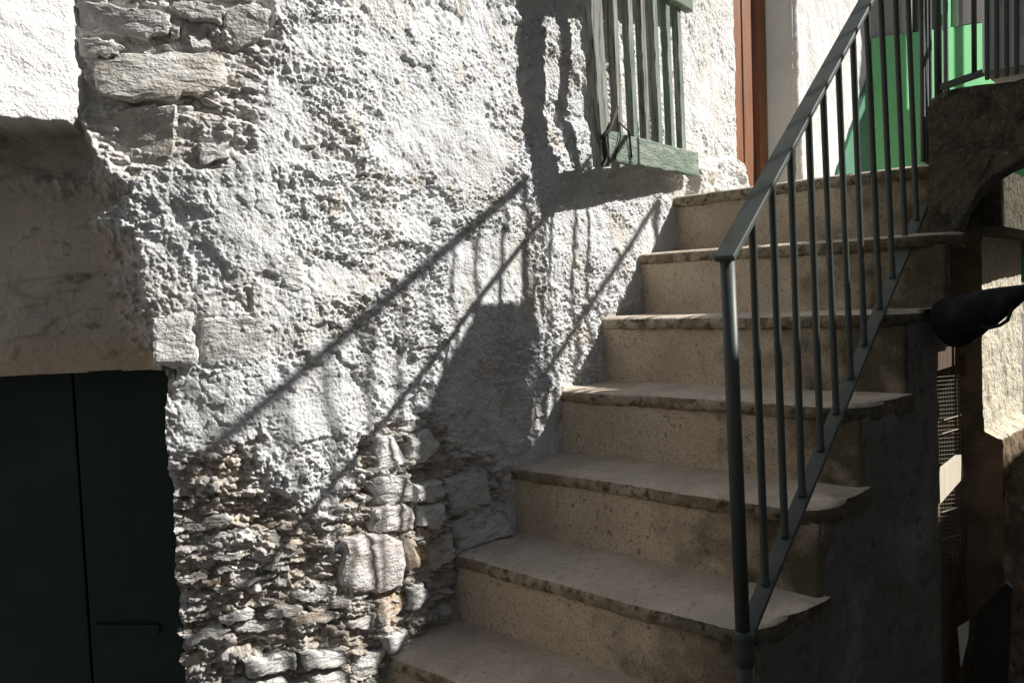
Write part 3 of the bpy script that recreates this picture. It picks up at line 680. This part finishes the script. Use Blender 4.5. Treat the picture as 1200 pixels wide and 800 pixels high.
mi = (V[:-1, :-1, 2] < -.545).ravel().astype(np.int32); ow.data.materials.append(M_brown); ow.data.polygons.foreach_set("material_index", mi)  # below the ledge the wall's shade is put into the colour
# its shaded end towards the stairs with the arch springing
rows = []
for z in np.linspace(-EYE, .26, 90):
    a = max(0, (z+.05)/.30)
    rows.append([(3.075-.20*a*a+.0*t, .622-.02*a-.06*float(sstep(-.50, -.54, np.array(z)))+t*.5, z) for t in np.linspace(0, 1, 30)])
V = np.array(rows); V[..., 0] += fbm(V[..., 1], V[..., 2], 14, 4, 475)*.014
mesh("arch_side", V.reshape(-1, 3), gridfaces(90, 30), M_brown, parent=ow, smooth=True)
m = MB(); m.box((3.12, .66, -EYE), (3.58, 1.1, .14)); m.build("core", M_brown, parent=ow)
# back of the store
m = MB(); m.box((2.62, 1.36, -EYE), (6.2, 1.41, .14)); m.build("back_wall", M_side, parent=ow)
# wooden hutch front in the opening
hu = thing("wooden_hutch", (2.85, .62, -EYE), "old wooden hutch front with wire mesh in the opening under the landing", "hutch")
def quadboard(name, q, Y, th, mt):
    a = [onY(*p_, Y) for p_ in q]; b_ = [p_+np.array((0, th, 0)) for p_ in a]; n_ = len(q)
    return mesh(name, a+b_, [tuple(range(n_)), tuple(range(n_, 2*n_))[::-1]]+[(i, (i+1) % n_, (i+1) % n_+n_, i+n_) for i in range(n_)], mt, parent=hu)
quadboard("post", [(1131, 396), (1143, 394), (1148, 555), (1158, 830), (1122, 830), (1134, 560)], .672, .05, M_oldwood)
quadboard("post_trim", [(1144, 393), (1151, 396), (1155, 548), (1149, 556)], .660, .03, M_oldwood)
quadboard("top_rail", [(1088, 412), (1129, 403), (1130, 424), (1090, 437)], .690, .03, M_oldwood)
quadboard("pale_board", [(1101, 553), (1127, 532), (1130, 558), (1102, 590)], .668, .015, M_paleboard)
quadboard("side_stile", [(1086, 420), (1094, 420), (1101, 560), (1108, 830), (1092, 830)], .70, .03, M_oldwood)
quadboard("back_board", [(1084, 425), (1136, 425), (1142, 830), (1092, 830)], .80, .02, M_side)
quadboard("lower_board", [(1100, 655), (1134, 655), (1140, 830), (1102, 830)], .705, .02, M_oldwood)
m = MB()
for i in range(12):
    u_ = 1096+i*3.1; top = 440+abs(i-7)*4
    m.tube([onY(u_, top, .686), onY(u_+5, 662, .686)], .0008, 5)
for i in range(46):
    v = 442+i*4.8; m.tube([onY(1094+i*.12, v, .684), onY(1131+i*.08, v-3, .684)], .0005, 5)
m.build("wire_mesh", M_wire, parent=hu)
for i, (u_, v) in enumerate([(1104, 508), (1106, 492), (1104, 632), (1103, 600)]):
    m = MB(); m.tube([onY(u_, v, .676), onY(u_+20, v-6, .676)], .0018, 6); m.build("wire_bar", M_wire, parent=hu)
# black rubber tub hanging under the parapet
tb = thing("black_bucket", onX(1110, 408, 2.12), "black rubber bucket hanging sideways under the parapet beside the stairs", "bucket")
a0 = onX(1116, 378, 2.13); a1 = onX(1190, 346, 2.05); L = np.linalg.norm(a1-a0); d = (a1-a0)/L
m = MB()
prof = [(-.006, .044), (-.010, .054), (-.006, .0595), (.000, .0605), (.006, .0595), (.008, .0565), (.05, .054), (.45*L, .045), (.50*L, .0465), (.54*L, .044), (.8*L, .033), (1.05*L, .020), (1.2*L, .012), (1.21*L, .001)]
m.tube([a0+d*t for t, _ in prof], [r_ for _, r_ in prof], 28)
V = np.array(m.v); V += (fbm(V[:, 0]*1.3+V[:, 1], V[:, 2], 14, 3, 481)*.004)[:, None]*np.array((.3, .5, .8)); m.v = [tuple(p) for p in V]
m.build("bucket_body", M_black, parent=tb, smooth=True)
hp = [onX(1150, 382, 2.06), onX(1160, 384, 2.05), onX(1172, 381, 2.05), onX(1181, 375, 2.04), onX(1184, 366, 2.04), onX(1188, 354, 2.04)]
m = MB(); m.tube(hp, .004, 8); m.build("handle", M_black, parent=tb, smooth=True)
# barrel and a broken tile at the foot
q = [(1128, 830), (1137, 728), (1171, 694), (1178, 700), (1180, 830)]
a = [onX(*p_, 2.70)+np.array((.10 if p_[1] < 800 else 0, 0, 0)) for p_ in q]; b_ = [p_+np.array((.02, 0, 0)) for p_ in a]; n_ = len(q)
lbd = mesh("leaning_board", a+b_, [tuple(range(n_)), tuple(range(n_, 2*n_))[::-1]]+[(i, (i+1) % n_, (i+1) % n_+n_, i+n_) for i in range(n_)], M_barrel, base=a[0])
tag(lbd, "dark slanted board leaning against the foot of the hutch", "board")
q = [(1122, 735), (1135, 727), (1134, 748), (1126, 782)]
a = [onX(*p_, 2.56) for p_ in q]; b_ = [p_+np.array((.008, 0, 0)) for p_ in a]
sh = mesh("broken_tile", a+b_, [(0, 1, 2, 3), (7, 6, 5, 4)]+[(i, (i+1) % 4, (i+1) % 4+4, i+4) for i in range(4)], M_tile, base=a[3])
tag(sh, "white shard of broken tile by the leaning dark board", "tile")

# ================================================================== SHUTTER
Pl_, Q_ = np.array((1.822, 1.289, .3614)), np.array((2.533, 1.395, .3956))
u = Pl_-Q_; LW = np.linalg.norm(u); u /= LW; nn = np.cross(u, (0, 0, 1)); nn /= np.linalg.norm(nn); nn *= -1 if nn[1] > 0 else 1
upv = np.cross(nn, u); upv *= np.sign(upv[2])
shu = thing("wooden_shutter", Q_, "weathered green slatted wooden shutter standing open on the wall", "shutter")
def sp(a, hgt, out=0): return Q_+u*a+upv*hgt+nn*out     # a from the hinge, hgt up, out from the shutter plane
HT = .635
def roughbar(name, p, q, w, t, side, mt, seed, wav=.003):
    p = np.array(p); q = np.array(q); n_ = 26; d_ = (q-p); L_ = np.linalg.norm(d_); d_ /= L_; sd = np.array(side, float); sd -= d_*sd.dot(d_); sd /= np.linalg.norm(sd); o3 = np.cross(d_, sd)
    V = []; F_ = []
    cr = [(-1, -.85), (-.9, -1), (.9, -1), (1, -.85), (1, .85), (.9, 1), (-.9, 1), (-1, .85)]
    for i in range(n_):
        c_ = p+d_*L_*i/(n_-1); tt = np.array([i*.35+seed])
        for j, (a_, b__) in enumerate(cr):
            wv = fbm(tt, np.array([j*1.3]), 1.1, 3, seed)[0]*wav
            V.append(c_+sd*(a_*w/2+wv)+o3*(b__*t/2+wv*.4))
    for i in range(n_-1):
        for j in range(8): F_.append((i*8+j, i*8+(j+1) % 8, (i+1)*8+(j+1) % 8, (i+1)*8+j))
    F_.append(tuple(range(8))[::-1]); F_.append(tuple(range((n_-1)*8, n_*8)))
    return mesh(name, V, F_, mt, parent=shu)
M_shuth = mat('weathered_green_rail', (.16, .21, .165), .9, [(14, (.29, .305, .26), .47, .60, 7, (.35, 4, 4)), (40, (.09, .10, .085), .55, .66, 6, (.22, 4, 4)), (9, (.14, .23, .175), .56, .68, 5, (.6, 2, 2))], [(55, 1, .006, (.18, 4, 4))], spec=.15)
roughbar("bottom_rail", sp(-.008, .043, .008), sp(LW-.03, .046, .008), .080, .030, upv, M_shuth, 3)
roughbar("top_rail", sp(-.01, HT-.04, .010), sp(LW+.01, HT-.04, .010), .085, .030, upv, M_shut, 5)
# weathered free stile, split and leaning at the bottom
roughbar("stile", sp(LW-.03, -.01, .0), sp(LW-.005, HT, .0), .062, .032, u, M_shutold, 11, .010)
for i, px in enumerate([706, 724, 741.5, 756, 770.6, 785, 798]):
    # slat positions measured on the shutter plane
    r_ = ray(px, 100); den = r_.dot(nn); t = Q_.dot(nn)/den; p_ = r_*t; a_ = (p_-Q_).dot(u)
    w = [.034, .030, .032, .032, .032, .030, .034][i]
    roughbar("slat", sp(a_+.004, .05, -.006), sp(a_+.002, HT-.03, -.006), w, .022, u, M_shutold if i in (0, 1, 3) else M_shut, 20+i, .0035)
# iron strap and wire on the lower corner
A = sp(LW-.0, .20, .02); B = sp(LW-.055, .13, .025); Cc = sp(LW-.03, .03, .03)
m = MB(); m.tube([sp(LW-.10, .155, .02), sp(LW-.03, .085, .026), sp(LW+.012, .06, .02)], .006, 8); m.tube([sp(LW+.004, -.012, .014), sp(LW-.012, .02, .024), sp(LW-.004, .05, .024), sp(LW-.016, .08, .022)], [.003, .007, .006, .003], 8)
m.build("hinge_strap", M_hinge, parent=shu, smooth=True)
m = MB(); w_ = [sp(LW-.05, .01, .028), sp(LW-.09, .07, .03), sp(LW-.11, .115, .02), sp(LW-.15, .09, .03), sp(LW-.16, .02, .03)]
m.tube(w_, .0025, 6); m.build("wire_tie", M_hinge, parent=shu, smooth=True)

# ================================================================== TERRACE BEYOND THE LANDING
A = np.array((HEND, D-.02, 0)); w = np.array((.95, -.33, 0)); w /= np.linalg.norm(w); nw = np.array((w[1], -w[0], 0))
def tp(u_, v_, off=0):
    r_ = ray(u_, v_); t = A.dot(nw)/r_.dot(nw); return r_*t+nw*off
tw = thing("terrace_wall", tp(1022, 300), "bright green painted terrace wall behind the railing", "wall")
def tpoly(name, q, off, th, mt):
    a = [tp(*p_, off) for p_ in q]; b_ = [p_-nw*th for p_ in a]; n_ = len(q)
    return mesh(name, a+b_, [tuple(range(n_)), tuple(range(n_, 2*n_))[::-1]]+[(i, (i+1) % n_, (i+1) % n_+n_, i+n_) for i in range(n_)], mt, parent=tw)
sgn = 1 if tp(1090, 100).dot(nw) < 0 else -1
tpoly("green_panel", [(1021, 46), (1158, 27), (1240, 16), (1240, 330), (1021, 330)], .02*sgn, .06*sgn, M_green)
tpoly("upper_wall", [(1016, -150), (1260, -150), (1260, 330), (1016, 330)], 0, .2*sgn, M_pale)
M_tgreen = M_barrel
tpoly("window_pane", [(1062, -60), (1100, -60), (1100, 36), (1062, 40)], .012*sgn, .01*sgn, M_glass)
tpoly("window_pane", [(1122, -60), (1150, -60), (1150, 27), (1122, 30)], .012*sgn, .01*sgn, M_curtain)
for q in ([(1056, -60), (1063, -60), (1063, 40), (1056, 41)], [(1099, -60), (1108, -60), (1108, 34), (1099, 35)], [(1116, -60), (1122, -60), (1122, 32), (1116, 33)]):
    tpoly("window_frame", q, .03*sgn, .04*sgn, M_green if q[0][0] == 1099 else M_pale)

# ================================================================== ALLEY WALL ON THE OTHER SIDE (unseen; outline shaped to throw shade on the steps)
prof = [(2.2, -EYE), (2.2, 1.585), (3.12, 1.60), (3.3, 1.735), (3.46, 1.81), (3.70, 1.99), (3.90, 2.13), (3.92, 2.10), (3.92, 1.02), (6.4, 1.02), (6.4, -EYE)]
a = [(x, -1.0, z) for x, z in prof]; b_ = [(x, -1.28, z) for x, z in prof]; n_ = len(prof)
aw = mesh("alley_wall", a+b_, [tuple(range(n_)), tuple(range(n_, 2*n_))[::-1]]+[(i, (i+1) % n_, (i+1) % n_+n_, i+n_) for i in range(n_)], M_alley, base=(3.5, -1.1, -EYE))
tag(aw, "unseen stepped stone wall across the alley, shaped to shade the stairs", "wall")

# ================================================================== UNSEEN HOUSES BEHIND THE CAMERA AND ACROSS THE ALLEY (added to block sky and bounce light)
def house(name, a, b__, label, wins):
    t_ = thing(name, ((a[0]+b__[0])/2, (a[1]+b__[1])/2, -EYE), label, "house")
    m = MB(); m.box(a, b__, .02); m.build("wall", M_ochre, parent=t_)
    m = MB(); m.box((a[0]-.25, a[1]-.25, b__[2]+.002), (b__[0]+.25, b__[1]+.25, b__[2]+.12), .01); m.build("roof", M_roof, parent=t_)
    for p_, q_ in wins:
        m = MB(); m.box(p_, q_, .01); m.build("window", M_glass, parent=t_)
M_ochre = mat("ochre_render", (.46, .39, .29), .95, [(3, (.38, .31, .22), .45, .7, 5)], [(30, .4, .006)], spec=.1)
M_roof = mat("slate_roof", (.12, .12, .12), .8)
house("opposite_sky_blocker", (-1.4, -5.5, -EYE), (1.45, -2.3, 5.5), "unseen tall ochre house added across the alley to block sky light", [((-.6, -2.3, .5), (.1, -2.285, 1.7))])
house("rear_light_bouncer", (-8.0, -1.5, -EYE), (-4.6, 5.0, 4.5), "unseen ochre house added to bounce sunlight onto the stairs", [((-4.6, .5, .6), (-4.585, 1.3, 1.8)), ((-4.6, 2.6, .6), (-4.585, 3.4, 1.8))])

# ================================================================== UNSEEN RAIL BESIDE THE PARAPET (added for its shadow line on the wall)
uh = thing("shadow_rail", (2.42, .22, .5), "unseen iron rail added to cast a slanting shadow line on the wall", "handrail")
ua, ub = np.array((2.42, .22, .73)), np.array((3.42, .22, 1.56))
m = MB(); m.tube([ua, ub], .012, 10); m.build("rail", M_iron, parent=uh, smooth=True)
m = MB(); m.tube([(2.43, .22, .50), (2.43, .22, .74)], .010, 10); m.build("post", M_iron, parent=uh, smooth=True)
m = MB(); m.tube([(3.41, .22, -EYE), (3.41, .22, 1.56)], .014, 10); m.build("post", M_iron, parent=uh, smooth=True)

# ================================================================== UNSEEN TERRACE PARAPET (added so that its shade falls on the green wall)
SV = np.array(SUN); mm = 1.5
def tq(u_, v_): return tp(u_, v_, .02*sgn)+SV*mm
ta, tb_ = tq(1015, 160), tq(1180, 150); zt_ = (ta[2]+tb_[2])/2
tpar = thing("shade_parapet", (ta[0], ta[1], .31), "unseen low parapet with bars added to shade the green terrace wall", "parapet")
m = MB(); dv = tb_-ta; dv[2] = 0; e0 = ta-dv*.1; e1 = tb_+dv*1.2
m.bar((e0[0], e0[1], (zt_-.9)), (e1[0], e1[1], (zt_-.9)), .12, 1.8, nw); m.build("wall", M_pale, parent=tpar)
pq, pr_ = tq(1018, 150), tq(1043, 150)
m = MB(); m.bar((pq[0], pq[1], zt_+.55), (pr_[0], pr_[1], zt_+.55), .13, 1.4, nw); m.build("pier", M_pale, parent=tpar)
for u_ in (1069, 1120):
    q = tq(u_, 100); m = MB(); m.tube([(q[0], q[1], zt_-.02), (q[0], q[1], zt_+1.3)], .022, 8); m.build("bar", M_iron, parent=tpar, smooth=True)
house("corner_sky_blocker", (2.0, -9.5, -EYE), (14.0, -5.8, 4.9), "long ochre house beyond the stepped alley wall", [((4.0, -5.8, .5), (4.8, -5.785, 1.8)), ((7.0, -5.8, .5), (7.8, -5.785, 1.8))])  # unseen, added to block low sky light
